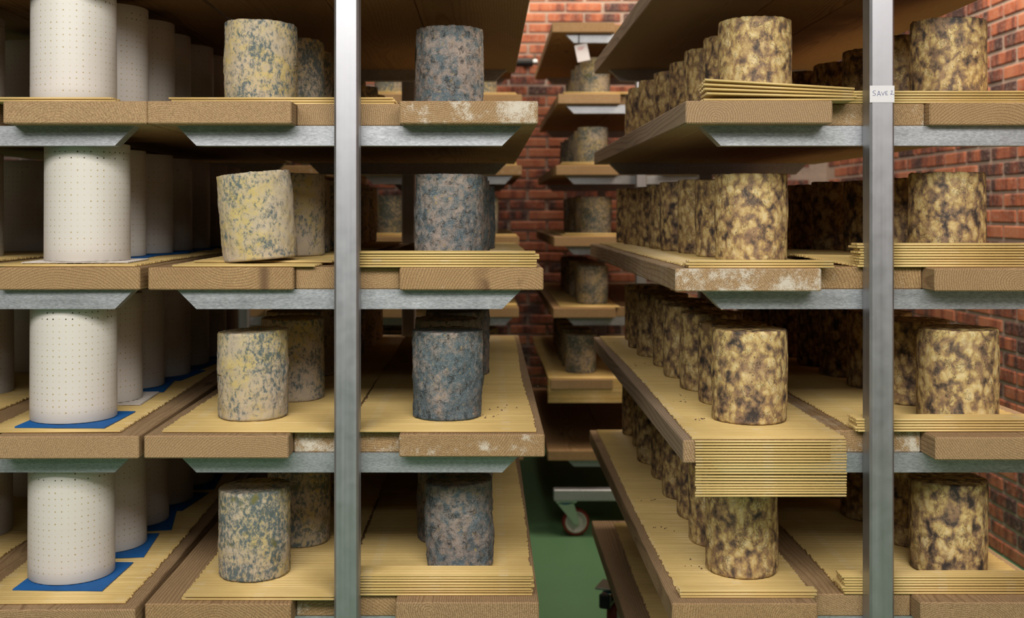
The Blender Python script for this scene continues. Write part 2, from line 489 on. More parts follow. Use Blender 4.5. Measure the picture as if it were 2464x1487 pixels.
def brick_wall(wall, axis, a0, a1, wins):
    me = MB().cbox(-BL / 2, BL / 2, -0.006, 0.02, -BH / 2, BH / 2, 0.004).mesh('brick', BRICK)
    picks, rest = [], []
    for k in range(int(CEIL / BC)):
        zz = (k + 0.5) * BC
        n = int((a1 - a0) / BP) + 2
        for i in range(n):
            a = a0 + (i + (0.5 if k % 2 else 0.0)) * BP + random.uniform(-0.004, 0.004)
            if a < a0 + BL / 2 or a > a1 - BL / 2:
                continue
            if axis == 'Y':
                Z, xx = a, WX
            else:
                Z, xx = WY, a
            vis = False
            if Z > 1:
                px, py = VX + F * xx / Z, VY - F * (zz - CZ) / Z
                vis = in_win(px, py, wins)
            (picks if vis else rest).append((Z if axis == 'Y' else 0, a, zz))
    picks.sort()
    rest += picks[300:]
    for _, a, zz in picks[:300]:
        loc = (WX, a, zz) if axis == 'Y' else (a, WY, zz)
        rot = (0, random.uniform(-0.006, 0.006), -math.pi / 2 if axis == 'Y' else 0)
        o = obj('brick', me, None, wall, loc, rot)
        o.location += Vector((random.uniform(-0.002, 0.001), 0, 0)) if axis == 'Y' else Vector((0, random.uniform(-0.002, 0.001), 0))
    mb = MB()
    for _, a, zz in rest:
        if axis == 'Y':
            mb.box(WX - 0.006, WX + 0.02, a - BL / 2, a + BL / 2, zz - BH / 2, zz + BH / 2)
        else:
            mb.box(a - BL / 2, a + BL / 2, WY - 0.006, WY + 0.02, zz - BH / 2, zz + BH / 2)
    o = obj('brickwork', mb.mesh('brickwork', BRICK), None, wall)
    o['kind'] = 'stuff'

brick_wall(wall_r, 'Y', -0.2, WY, [(1880, 2500, 330, 480), (2130, 2500, 330, 480), (2340, 2510, -20, 1420), (2270, 2500, -20, 240), (1770, 2090, 380, 450), (2240, 2510, 730, 800)])
brick_wall(wall_b, 'X', LX, WX, [(1190, 1560, -20, 960), (860, 1010, 150, 620), (1140, 1300, 180, 900), (1500, 1600, 150, 450), (1640, 1890, 380, 450)])

# ------------------------------------------------------------------ racks
PW = 0.0437
YB0, YB1 = 2.045, 3.60            # front faces of front and rear support bars
BARH, BARD, TH = 0.036, 0.034, 0.0405
def RZ(row):
    return CZ + 0.4569 - 0.2978 * row
def TOP(row):
    return RZ(row) + TH

def caster(parent, loc, ang, brake=False):
    p = obj('caster', MB().cbox(-0.045, 0.045, -0.045, 0.045, -0.008, 0.0, 0.002).tube((-0.034, -0.034, -0.012), (-0.034, -0.034, 0.004), 0.007, 8)
            .tube((0.034, -0.034, -0.012), (0.034, -0.034, 0.004), 0.007, 8).mesh('caster', CHROME), None, parent, loc, (0, 0, ang))
    obj('swivel', MB().lathe([(0, -0.020), (0.030, -0.020), (0.034, -0.008), (0, -0.008)], 20).mesh('swivel', BLUE), None, p)
    for s in (-1, 1):
        y = 0.024 * s
        obj('fork', MB().prism([(-0.034, -0.018), (0.034, -0.018), (0.058, -0.094), (0.050, -0.106), (0.036, -0.104)][::-1], y - 0.0015, y + 0.0015).mesh('fork', CHROME), None, p)
    zc = -0.0985
    obj('tyre', MB().lathe([(0.045, -0.016), (0.054, -0.016), (0.0575, -0.010), (0.0575, 0.010), (0.054, 0.016), (0.045, 0.016)], 36, 'Y', (0.045, 0, zc)).mesh('tyre', REDTYRE, True), None, p)
    obj('hub', MB().lathe([(0.0, -0.019), (0.012, -0.019), (0.014, -0.012), (0.036, -0.010), (0.040, -0.0165), (0.0455, -0.0165), (0.0455, 0.0165), (0.040, 0.0165), (0.036, 0.010),
                               (0.014, 0.012), (0.012, 0.019), (0, 0.019)], 32, 'Y', (0.045, 0, zc)).mesh('hub', HUB, True), None, p)
    obj('axle', MB().tube((0.045, -0.029, zc), (0.045, 0.029, zc), 0.007, 10).mesh('axle', CHROME), None, p)
    if brake:
        obj('brake_pedal', MB().cbox(-0.085, -0.03, -0.018, 0.018, -0.046, -0.030, 0.004).cbox(-0.092, -0.076, -0.018, 0.018, -0.05, -0.004, 0.004).mesh('brake_pedal', BLACK), None, p)

def rack(px_, y0, label, rows, x_bar=0.3146, swing=0.0, front_w=None):
    """px_ = X of the posts, y0 = shift in depth"""
    t = empty('shelf_rack', (px_, y0 + 2.0, 0), label, 'rack', 'wheeled steel shelf racks')
    zt = RZ(min(rows)) + 0.03
    for k, y in enumerate((0.0, 1.60)):
        mb = MB().cbox(-PW / 2, PW / 2, y, y + PW, 0.205, zt, 0.004)
        obj('post', mb.mesh('post', POST), None, t)
        yb = (0.045 if k == 0 else YB1 - 2.0)
        if k == 1:
            yb = 1.60 - BARD - 0.0005
        for r in rows:
            z = RZ(r)
            e = 0.036
            me = MB().prism([(-x_bar, z), (x_bar, z), (x_bar - e, z - BARH), (-x_bar + e, z - BARH)][::-1], yb, yb + BARD)
            obj('support_bar', me.mesh('support_bar', GALV), None, t)
    xf = x_bar + (front_w if front_w is not None else 0.035)
    xr_ = x_bar - 0.010
    mb = MB()
    for y, xx in ((-0.01, xf), (1.60, xr_)):
        mb.cbox(-xx, xx, y, y + 0.05, 0.158, 0.205, 0.003)
    mb.cbox(-0.022, 0.022, 0.04, 1.60, 0.160, 0.203, 0.003)
    obj('base_frame', mb.mesh('base_frame', GALV), None, t)
    for i, (x, y) in enumerate(((-xf + 0.05, 0.04), (xf - 0.05, 0.04), (-x_bar + 0.015, 1.625), (x_bar - 0.015, 1.625))):
        caster(t, (x, y, 0.158), (0.1, math.pi - 0.3, math.radians(68), 2.8)[i] + swing, brake=(i >= 2))
    return t

AX, BX = X(833, 2.0), X(2123.5, 2.0)
MX = -0.641 - 0.3146
CX_, DX_, EX_ = 0.648, AX + 0.05, -1.015
CY = 4.68 - 1.995
R_A = rack(AX, 0, 'galvanised rack with blue-moulded cheeses, its post left of the aisle', range(0, 6))
R_B = rack(BX, 0, 'galvanised rack with brown mottled cheeses, its post bearing a handwritten sticker', range(0, 6))
R_M = rack(MX, 0, 'galvanised rack holding white perforated moulds at the left edge', range(0, 6))
R_C = rack(CX_, CY, 'farther rack beyond the aisle with a hanging paper tag', range(-1, 6), front_w=0.0524)
R_D = rack(DX_, CY, 'farther rack glimpsed behind the blue-moulded cheeses', range(-1, 6), front_w=-0.02)
R_E = rack(EX_, CY, 'dark farther rack behind the white moulds', range(-1, 6))

# sticker on the post of the right rack
sx0, sx1 = X(2092.5, 2.0) - BX, X(2152, 2.0) - BX
sz0, sz1 = CZ - (247 - VY) * 2.0 / F, CZ - (206 - VY) * 2.0 / F
st = obj('label_sticker', MB().cbox(sx0, sx1, -0.0011, 0.0002, sz0, sz1, 0.0004).mesh('label_sticker', PAPER), None, R_B, label='white paper sticker handwritten SAVEL')
mb = MB()
def stroke(pts):
    q = [(X(1864 + a / 3.717, 2.0) - BX, CZ - (b / 3.717 - VY) * 2.0 / F) for a, b in pts]
    for (xa, za), (xb, zb) in zip(q, q[1:]):
        mb.tube((xa, -0.0012, za), (xb, -0.0012, zb), 0.00038, 6)
for s_ in ([(902, 812), (884, 814), (876, 822), (880, 831), (898, 838), (901, 847), (892, 855), (874, 855)], [(915, 860), (930, 814), (946, 859)], [(920, 846), (943, 845)],
           [(952, 820), (966, 853), (981, 820)], [(1007, 817), (989, 820), (992, 851), (1012, 848)], [(990, 835), (1005, 833)],
           [(1036, 818), (1046, 811), (1051, 816), (1045, 830), (1035, 846), (1046, 843), (1067, 847)]):
    stroke(s_)
obj('lettering', mb.mesh('lettering', INK), None, st)

# ------------------------------------------------------------------ boards
SHELF = {-1: 'uppermost', 0: 'overhead', 1: 'first', 2: 'second', 3: 'third', 4: 'fourth', 5: 'lowest'}
RACKN = {'A': 'blue cheese rack', 'B': 'brown cheese rack', 'M': 'mould rack', 'C': 'far aisle rack', 'D': 'far middle rack', 'E': 'far left rack'}
SIDEN = {'L': 'left', 'M': 'middle', 'R': 'right'}
def board(rk, row, side, xl, xr, yf, yb=3.65, bloom=0.0, grey=0.0, stain=0.0, yaw=0.0, th=TH):
    L, Wd = yb - yf, xr - xl
    mb = MB().cbox(-Wd / 2, Wd / 2, -L / 2, L / 2, 0, th, 0.0022)
    o = obj('shelf_board', mb.mesh('shelf_board', WOOD), None, None, ((xl + xr) / 2, (yf + yb) / 2, RZ(row)))
    if yaw:
        o.rotation_euler.z = yaw
        o.location.x -= math.sin(yaw) * L / 2
    o['bloom'], o['grey'], o['stain'] = bloom, grey, stain
    ext = ' with whitish end' if bloom > 0.5 else (' with brown-stained end' if stain > 0.3 else '')
    tag(o, '%s thick wooden plank%s on %s shelf of %s' % (SIDEN[side], ext, SHELF[row], RACKN[rk]), 'shelf board', 'loose planks laid on the racks')
    return o

P0 = 1.995
# rack A
for row, l, m_, r_ in (
    (0, (354, 701, P0), (716, 962, 2.047), (961, 1297, P0)),
    (1, (354, 701, P0), (716, 962, 2.047), (961, 1295, P0)),
    (2, (356, 706, 2.028), (711, 962, 2.045), (961, 1308, 2.022)),
    (3, (346, 694, 1.997), (709, 962, 2.047), (960, 1311, 2.008)),
    (4, (348, 700, 1.993), (709, 956, 2.044), (951, 1297, 2.0)),
    (5, (350, 700, P0), (711, 958, 2.047), (953, 1297, P0))):
    for s_, (a, b, Z) in (('L', l), ('M', m_), ('R', r_)):
        bloom = {(1, 'R'): 0.80, (3, 'M'): 0.75, (3, 'R'): 0.60, (2, 'R'): 0.42, (4, 'M'): 0.5}.get((row, s_), 0.1)
        xl, xr = X(a, Z), X(b, Z)
        if s_ == 'M':
            xl, xr = X(l[1], l[2]) + 0.001, X(r_[0], r_[2]) - 0.001
        board('A', row, s_, xl, xr, Z, 3.65, bloom, 0.15, 1.0 if (row, s_) == (2, 'R') else 0.0)
# rack B
for row, l, m_, r_ in (
    (0, (1650, 2004, P0), 2.047, (2236, P0)),
    (1, (1650, 2004, 1.99), 2.047, (2237, 2.027)),
    (2, (1625, 1977, 1.99), 2.047, (2249, 1.992)),
    (3, (1643.5, 2000, 1.958), 2.047, (2251, 1.982)),
    (4, (1617, 1968, 1.995), 2.044, (2215, 2.0)),
    (5, (1630, 1975, P0), 2.047, (2236, P0))):
    xl, xr = X(l[0], l[2]), X(l[1], l[2])
    rl = X(r_[0], r_[1])
    yb = 3.68 if row < 2 else (3.59 if row in (3, 4) else 3.62)
    board('B', row, 'L', xl, xr, l[2], yb, 0.85 if row == 2 else 0.12, 0.75 if row in (0, 1, 3) else 0.3)
    board('B', row, 'M', xr + 0.001, rl - 0.001, m_, 3.62, {3: 0.85, 1: 0.5, 2: 0.5}.get(row, 0.1))
    board('B', row, 'R', rl, rl + 0.27, r_[1], 3.66, 0.1, 0.1)
# rack M
for row, pr, Z in ((0, 353, P0), (1, 353, P0), (2, 336, 2.028), (3, 333, 1.992), (4, 324, 1.963), (5, 330, P0)):
    xr = X(pr, Z)
    board('M', row, 'R', xr - 0.255, xr, Z, 3.63, 0.3 if row == 3 else 0.05, 0.1, yaw=math.radians(0.9))
    board('M', row, 'M', xr - 0.475, xr - 0.29, 2.047, 3.63)
    board('M', row, 'L', xr - 0.74, xr - 0.48, P0, 3.63)
# racks C, D, E behind
for rk, cx in (('C', CX_), ('D', DX_), ('E', EX_)):
    for row in range(-1, 6):
        j = random.uniform(-0.01, 0.01)
        yf = CY + P0
        xl = cx - 0.365 + j
        if rk == 'C':
            xl = X({-1: 1329, 0: 1343, 1: 1338, 2: 1333, 3: 1331, 4: 1325, 5: 1318}[row], yf)
        board(rk, row, 'L', xl, xl + 0.26, yf, yf + 1.66, 0.15)
        board(rk, row, 'M', xl + 0.262, xl + 0.445, yf + 0.05, yf + 1.66, 0.15)
        xr = cx + 0.345 + j
        board(rk, row, 'R', xl + 0.447, max(xr, xl + 0.69), yf + random.uniform(0, 0.03), yf + 1.66, 0.5 if row in (1, 3) else 0.2)

# ------------------------------------------------------------------ straw mats
RR, PITCH, LAYER = 0.00215, 0.0051, 0.0049
def straw_mat(xl, xr, yf, yb, z, layers=1, fold=0.065, hang=0, lift=0.0, messy=0.0, y2=None):
    """rods run along x; local origin at the middle of the front edge"""
    rng = random.Random(int((xl * 971 + z * 313 + yf * 77) * 1000))
    w2 = (xr - xl) / 2
    rods = []                       # (y, z_left, z_right, dl, dr)
    n = int((yb - yf) / PITCH)
    ph = rng.uniform(0, 6)
    for i in range(n):
        y = i * PITCH
        wob = 0.0010 * (1 + math.sin(y * 9 + ph)) * min(1, max(0, (y - 0.02) * 8))
        dl = rng.uniform(-0.0022, 0.0022) + 0.003 * math.sin(y * 4 + ph)
        dr = rng.uniform(-0.0022, 0.0022) + 0.003 * math.sin(y * 5 + ph * 2)
        cl = 0.0
        if messy and 0.05 < y < 0.75:
            cl = abs(math.sin((y - 0.05) * 8.5)) * messy
            dl -= cl * 1.6
        jz, kz = max(0.0, rng.gauss(-0.0001, 0.0004)), max(0.0, rng.gauss(-0.0001, 0.0004))
        rods.append((y, RR + wob * 0.4 + cl * 0.35 + jz, RR + wob * 0.4 + kz, dl, dr))
    for k in range(1, layers):
        d = fold * rng.uniform(0.8, 1.15)
        m = int(d / PITCH)
        sx = rng.uniform(-0.004, 0.004)
        yo = rng.uniform(-0.0015, 0.0025)
        for i in range(m):
            zb = RR + k * LAYER
            lf = lift * (k / max(1, layers - 1)) * (1 - 0.6 * i / m) + (lift * 0.25 if lift else 0)
            rods.append((i * PITCH + yo, zb + lf, zb, sx + rng.uniform(-0.001, 0.001), sx + rng.uniform(-0.001, 0.001)))
    if hang:
        for i in range(hang):
            g = 0.0 if i < hang - 9 else 0.0012 * math.sin((i - hang + 9) * 0.6)
            rods.append((-0.0052 - 0.00012 * i + rng.uniform(-0.0006, 0.0006), RR - 0.004 - i * 0.0050 - g * rng.uniform(0.5, 1), RR - 0.004 - i * 0.0050 - g, rng.uniform(-0.001, 0.001), rng.uniform(-0.001, 0.001)))
    vs, fs = [], []
    nn = 7
    cs = [(math.cos(2 * math.pi * a / nn), math.sin(2 * math.pi * a / nn)) for a in range(nn)]
    side = [tuple((i, (i + 1) % nn, (i + 1) % nn + nn, i + nn)) for i in range(nn)]
    for y, zl, zr, dl, dr in rods:
        b = len(vs)
        rr = (RR - 0.0002) if zl < 0 else RR
        vs += [(-w2 + dl, y + rr * c, zl + rr * s) for c, s in cs] + [(w2 + dr, y + rr * c, zr + rr * s) for c, s in cs]
        fs += [tuple(b + q for q in f) for f in side]
        fs.append(tuple(b + q for q in range(nn - 1, -1, -1)))
        fs.append(tuple(b + q for q in range(nn, 2 * nn)))
    me = bpy.data.meshes.new('straw_mat')
    me.from_pydata(vs, [], fs)
    me.polygons.foreach_set('use_smooth', [len(p.vertices) == 4 for p in me.polygons])
    me.materials.append(STRAW)
    me.update()
    return obj('straw_mat', me, None, None, ((xl + xr) / 2, yf, z))

def place_mat(rk, row, side, xl, xr, yf, yb=3.58, extra='', yaw=0.0, dz=0.0, **k):
    o = straw_mat(xl, xr, yf, yb, TOP(row) + 0.0002 + dz, **k)
    o.rotation_euler.z = yaw
    tag(o, 'yellow straw mat%s, %s side of %s shelf, %s' % (extra, side, SHELF[row], RACKN[rk]), 'mat', 'yellow straw mats under the cheeses')
    return o

# rack A
place_mat('A', 1, 'left', -0.583, -0.17, 2.07, layers=3, extra=' in three layers')
place_mat('A', 2, 'left', -0.570, -0.31, 2.035, extra=' lying flat')
place_mat('A', 2, 'left', -0.548, -0.292, 2.115, dz=0.0045, yaw=-0.02, extra=' laid over another')
place_mat('A', 2, 'right', -0.232, 0.0925, 2.026, layers=6, fold=0.05, extra=' folded into a thick stack')
place_mat('A', 3, 'left', -0.582, -0.258, 2.022, extra=' lying flat')
place_mat('A', 3, 'right', -0.255, 0.086, 2.026, extra=' lying flat')
place_mat('A', 4, 'left', -0.543, -0.264, 2.010, layers=2, fold=0.04, extra=' with folded front')
place_mat('A', 4, 'right', -0.261, 0.084, 2.035, layers=8, fold=0.05, extra=' folded into a thick stack')
# rack B
place_mat('B', 1, 'left', 0.388, 0.655, 1.998, layers=5, fold=0.06, lift=0.013, extra=' curling up in loose layers')
place_mat('B', 1, 'right', 0.662, 1.02, 2.05, layers=5, fold=0.05, extra=' folded in layers')
place_mat('B', 2, 'left', 0.360, 0.622, 2.002, layers=3, fold=0.04, extra=' with doubled front')
place_mat('B', 2, 'right', 0.676, 1.03, 2.035, layers=9, fold=0.05, messy=0.03, extra=' folded into a tall stack')
place_mat('B', 3, 'left', X(1673, 1.953), X(2037, 1.953), 1.960, hang=20, extra=' hanging over the edge')
place_mat('B', 3, 'right', 0.668, 1.03, 2.03, layers=5, fold=0.05, extra=' folded in layers')
place_mat('B', 4, 'left', 0.349, 0.595, 2.022, layers=3, fold=0.03, extra=' with doubled front')
place_mat('B', 4, 'right', 0.650, 1.02, 2.042, layers=7, fold=0.05, extra=' folded into a thick stack')
place_mat('B', 5, 'left', 0.405, 0.600, 2.05, 3.58, extra=' lying flat')
# rack M
place_mat('M', 1, 'right', -0.906, X(273, 2.02), 2.02, layers=2, extra=' in two layers', yaw=math.radians(0.9))
place_mat('M', 2, 'right', -0.906, X(328, 2.05), 2.05, extra=' lying flat', yaw=math.radians(0.9))
place_mat('M', 3, 'right', -0.906, X(284, 2.02), 2.02, extra=' lying flat', yaw=math.radians(0.9))
place_mat('M', 4, 'right', -0.906, X(301, 1.99), 1.99, extra=' lying flat', yaw=math.radians(0.9))
for r_ in (2, 3, 4):
    place_mat('M', r_, 'left', -1.30, -0.975, 2.06, extra=' lying flat')
# racks C, D
cy = CY + P0
for r_, pl, ly in ((0, 1358, 2), (1, 1352, 3), (2, 1360, 3)):
    xl = X(pl, cy)
    place_mat('C', r_, 'left', xl, xl + 0.27, cy + 0.01, cy + 1.6, layers=ly, extra=' folded in front')
place_mat('C', 3, 'left', 0.315, 0.56, cy + 0.03, cy + 1.6, extra=' lying flat')
place_mat('C', 4, 'left', X(1319, cy), X(1319, cy) + 0.325, cy + 0.012, cy + 1.6, hang=20, extra=' hanging over the edge')
for r_ in range(0, 5):
    place_mat('D', r_, 'right', DX_ + 0.0, DX_ + 0.325, cy + 0.03, cy + 1.6, layers=2 + r_ % 2, extra=' with folded front')
    place_mat('D', r_, 'left', DX_ - 0.33, DX_ - 0.01, cy + 0.03, cy + 1.6, layers=2 + (r_ + 1) % 2, extra=' with folded front')

# ------------------------------------------------------------------ cheeses
def cheese_mesh(seed, r, h, kind, nu=72, nv=30, taper=0.0, slope=0.0):
    rng = random.Random(seed)
    off = Vector((rng.uniform(0, 90), rng.uniform(0, 90), rng.uniform(0, 90)))
    lump = {'mottled': 0.0012, 'cream': 0.0018, 'grey': 0.0025}[kind]
    ed = 0.004
    prof = [(r * t, 0.0, -1) for t in (0.45, 0.8)] + [(r - ed, 0.0, -1), (r - ed * 0.3, ed * 0.3, 0)]
    for i in range(nv + 1):
        prof.append((r, ed + (h - 2 * ed) * i / nv, 0))
    prof += [(r - ed * 0.3, h - ed * 0.3, 0), (r - ed, h, 1)] + [(r * t, h, 1) for t in (0.82, 0.6, 0.35, 0.15)]
    m = len(prof)
    vs, fs = [], []
    ph = rng.uniform(0, 6)
    for i in range(nu):
        a = 2 * math.pi * i / nu
        ca, sa = math.cos(a), math.sin(a)
        for rad, z, cap in prof:
            t = z / h
            p = Vector((ca * r, sa * r, z * 0.8)) if cap == 0 else Vector((ca * rad, sa * rad, z))
            q = p + off
            d = lump * 1.3 * noise.noise(q * 22) + lump * 0.8 * noise.noise(q * 70) + lump * 0.42 * noise.noise(q * 190)
            rr = rad * (1 + taper * (t - 0.5) + 0.012 * math.sin(2 * a + ph) + 0.012 * math.sin(math.pi * t))
            zz = z
            if cap == 0:
                rr += d
                if t > 0.93:
                    zz += 0.0022 * noise.noise(q * 120) + 0.0012 * noise.noise(q * 300)
            elif cap == 1:
                zz += 0.0022 * noise.noise(q * 60) - 0.001
                rr += d * 0.5
            if t > 0.5:
                zz += slope * ca * rad
            vs.append((rr * ca, rr * sa, zz))
    for i in range(nu):
        for j in range(m - 1):
            A, B_ = i * m + j, ((i + 1) % nu) * m + j
            fs.append((A, B_, B_ + 1, A + 1))
    vs.append((0, 0, 0))
    vs.append((0, 0, h - 0.001))
    for i in range(nu):
        fs.append((len(vs) - 2, ((i + 1) % nu) * m, i * m))
        fs.append((len(vs) - 1, i * m + m - 1, ((i + 1) % nu) * m + m - 1))
    me = bpy.data.meshes.new('cheese')
    me.from_pydata(vs, [], fs)
    me.polygons.foreach_set('use_smooth', [True] * len(me.polygons))
    me.materials.append(RIND[kind])
    me.update()
    return me

POOL = {k: [cheese_mesh(100 + i + 10 * n, 0.069 if k == 'mottled' else 0.0655, 0.171 - 0.003 * (i % 3), k, 64, 24) for i in range(5)] for n, k in enumerate(RIND)}
ORD = ['front', 'second', 'third', 'fourth', 'fifth', 'sixth', 'seventh', 'eighth']
LOOK = {'mottled': 'tan brown-mottled', 'cream': 'cream blue-flecked', 'grey': 'grey-blue moulded'}
def cheese(rk, row, col, kind, idx, x, y, z, me=None, rot=None, lean=(0, 0), look=None, **props):
    me = me or random.choice(POOL[kind])
    o = obj('cheese', me, None, None, (x, y, z), (lean[1], lean[0], random.uniform(0, 6.28) if rot is None else rot))
    for k, v in dict(dict(pale=random.uniform(0.2, 0.8), blue=random.uniform(0.2, 0.9), olive=random.choice((0, 0, 0.6))), **props).items():
        o[k] = v
    tag(o, '%s cheese, %s of the %s row on %s shelf, %s' % (look or LOOK[kind], ORD[idx], col, SHELF[row], RACKN[rk]), 'cheese', LOOK[kind] + ' cheeses')
    return o

def column(rk, row, col, kind, front, n=8, step=0.191, z=None, x_end=None, jx=0.010, me=None, lean=(0, 0), second=None, look=None, **props):
    x, y = front
    z = TOP(row) + 0.0050 if z is None else z
    cheese(rk, row, col, kind, 0, x, y, z, me=me, lean=lean, rot=0.0 if me else None, look=look, **props)
    for i in range(1, n):
        xx = x + (0 if x_end is None else (x_end - x) * i / (n - 1)) + random.uniform(-jx, jx)
        yy = y + step * i + random.uniform(-0.008, 0.008)
        if i == 1 and second:
            xx, yy = second
        cheese(rk, row, col, kind, i, xx, yy, z)

hi = dict(nu=128, nv=64)
# rack A, left row: cream with blue flecks
column('A', 1, 'left', 'cream', (X(628, 2.20), 2.20), me=cheese_mesh(11, 0.070, 0.166, 'cream', **hi, taper=-0.04, slope=-0.04), x_end=-0.38, blue=0.55, olive=0.0, second=(-0.415, 2.41), look='yellowish cream')
column('A', 2, 'left', 'cream', (X(628, 2.14), 2.14), me=cheese_mesh(12, 0.0690, 0.165, 'cream', **hi, slope=0.02), lean=(-0.085, 0), z=TOP(2) + 0.0102, x_end=-0.40, blue=0.25, olive=0.0, second=(-0.405, 2.35), look='leaning cream')
column('A', 3, 'left', 'cream', (X(609, 2.17), 2.17), me=cheese_mesh(13, 0.0670, 0.166, 'cream', **hi, slope=0.05), x_end=-0.39, blue=0.40, olive=0.3, second=(-0.41, 2.38), look='pale cream')
column('A', 4, 'left', 'cream', (X(613, 2.157), 2.157), me=cheese_mesh(14, 0.0678, 0.166, 'cream', **hi, slope=0.03), x_end=-0.38, blue=0.70, olive=1.0, second=(-0.395, 2.37), look='heavily blue-flecked')
# rack A, right row: grey-blue
column('A', 1, 'right', 'grey', (X(1082, 2.25), 2.25), me=cheese_mesh(21, 0.0665, 0.168, 'grey', **hi, taper=-0.03), z=TOP(1), n=5, x_end=-0.10, blue=0.55, look='lumpy dark grey')
column('A', 2, 'right', 'grey', (X(1081, 2.19), 2.19), me=cheese_mesh(22, 0.0660, 0.169, 'grey', **hi), n=5, x_end=-0.05, blue=0.5, look='grey blotched')
column('A', 3, 'right', 'grey', (X(1077, 2.17), 2.17), me=cheese_mesh(23, 0.0658, 0.167, 'grey', **hi), n=5, x_end=-0.06, blue=0.85, second=(-0.085, 2.40), look='slate blue crusted')
column('A', 4, 'right', 'grey', (X(1108, 2.21), 2.21), me=cheese_mesh(24, 0.0662, 0.167, 'grey', **hi, slope=0.03), lean=(-0.03, 0), n=5, x_end=-0.07, blue=0.6, second=(-0.080, 2.385), look='leaning grey-pink')
# rack B, left row
column('B', 1, 'left', 'mottled', (X(1816, 2.21), 2.21), me=cheese_mesh(31, 0.0705, 0.173, 'mottled', **hi), x_end=0.50, pale=0.75, look='pale tan-mottled')
column('B', 2, 'left', 'mottled', (X(1807, 2.23), 2.23), me=cheese_mesh(32, 0.0708, 0.171, 'mottled', **hi), x_end=0.48, pale=0.6)
column('B', 3, 'left', 'mottled', (X(1803, 2.134), 2.134), me=cheese_mesh(33, 0.0690, 0.173, 'mottled', **hi), x_end=0.49, pale=0.5, second=(0.511, 2.33))
column('B', 4, 'left', 'mottled', (X(1784, 2.176), 2.176), me=cheese_mesh(34, 0.0688, 0.172, 'mottled', **hi), x_end=0.50, pale=0.7)
# rack B, right row
column('B', 1, 'right', 'mottled', (X(2281, 2.22), 2.22), me=cheese_mesh(41, 0.0715, 0.173, 'mottled', **hi, slope=-0.02), x_end=0.84, pale=0.45)
column('B', 2, 'right', 'mottled', (X(2278, 2.21), 2.21), me=cheese_mesh(42, 0.0705, 0.173, 'mottled', **hi, taper=-0.03), x_end=0.84, pale=0.45)
column('B', 3, 'right', 'mottled', (X(2303, 2.15), 2.15), me=cheese_mesh(43, 0.0725, 0.173, 'mottled', **hi), x_end=0.85, pale=0.6)
column('B', 4, 'right', 'mottled', (X(2281, 2.185), 2.185), me=cheese_mesh(44, 0.0710, 0.175, 'mottled', **hi), x_end=0.85, pale=0.5)
# racks C and D
for row, px in ((0, 1431), (1, 1426), (2, 1434), (3, 1425), (4, 1397)):
    column('C', row, 'left', 'cream', (X(px, 4.88), 4.88), n=6, step=0.20, blue=0.75, olive=1.0)
for row in range(0, 5):
    column('D', row, 'left', 'cream', (X(938, 4.86), 4.86), n=3, step=0.21, blue=0.9)
    column('D', row, 'right', 'cream', (-0.02, 4.88), n=3, step=0.21, blue=0.9)

# ------------------------------------------------------------------ moulds on the left rack
def mould_mesh():
    r0, r1, h = 0.0790, 0.0782, 0.2215
    prof = [(r0 - 0.0035, 0.0), (r0 - 0.001, 0.0), (r0, 0.0012)]
    prof += [(r0 + (r1 - r0) * i / 8, 0.0012 + (h - 0.0024) * i / 8) for i in range(1, 9)]
    prof += [(r1 - 0.001, h), (r1 - 0.0035, h), (r0 - 0.0035, 0.0)]
    return MB().lathe(prof, 96).mesh('cheese_mould', MOULD, True)
MOULD_ME = mould_mesh()
CURD_ME = MB().lathe([(0, 0.001), (0.0742, 0.001), (0.0735, 0.178), (0, 0.178)], 48).mesh('curd', CURD)
def mould(rk, row, col, idx, x, y, z):
    o = obj('cheese_mould', MOULD_ME, None, None, (x, y, z), (0, 0, random.uniform(0, 6.28)))
    obj('curd', CURD_ME, None, o, label='yellow curd inside the perforated mould')
    tag(o, 'white perforated plastic mould, %s of the %s row on %s shelf, %s' % (ORD[idx], col, SHELF[row], RACKN[rk]), 'cheese mould', 'white perforated moulds')
    return o

def pad_mesh(w, d, ridges):
    mb = MB()
    n = int(d / ridges)
    for i in range(n):
        y = -d / 2 + i * ridges
        mb.add([(-w / 2, y, 0), (w / 2, y, 0), (w / 2, y + ridges / 2, 0.0022), (-w / 2, y + ridges / 2, 0.0022), (w / 2, y + ridges, 0), (-w / 2, y + ridges, 0)],
               [(0, 1, 2, 3), (3, 2, 4, 5), (0, 3, 5), (1, 4, 2)])
    mb.box(-w / 2, w / 2, -d / 2, d / 2, -0.0006, 0.0002)
    return mb.mesh('drain_pad', BLUE)
def net_mesh(w, d):
    mb = MB()
    n = 13
    for i in range(n):
        t = -w / 2 + w * i / (n - 1)
        mb.box(t - 0.0018, t + 0.0018, -d / 2, d / 2, 0, 0.0016)
        t = -d / 2 + d * i / (n - 1)
        mb.box(-w / 2, w / 2, t - 0.0018, t + 0.0018, 0.0010, 0.0026)
    return mb.mesh('drain_net', MESHW)
PAD_ME = pad_mesh(0.166, 0.166, 0.0066)
NET_ME = net_mesh(0.19, 0.16)
def pad(row, idx, x, y, rz, net=False, blue_lab='blue ribbed plastic pad'):
    o = obj('drain_net' if net else 'drain_pad', NET_ME if net else PAD_ME, None, None, (x, y, TOP(row) + 0.0056), (0, 0, rz))
    tag(o, '%s under the %s mould of right row, %s shelf' % ('whitish plastic net' if net else blue_lab, ORD[idx], SHELF[row]), 'pad', 'drain pads under the moulds')

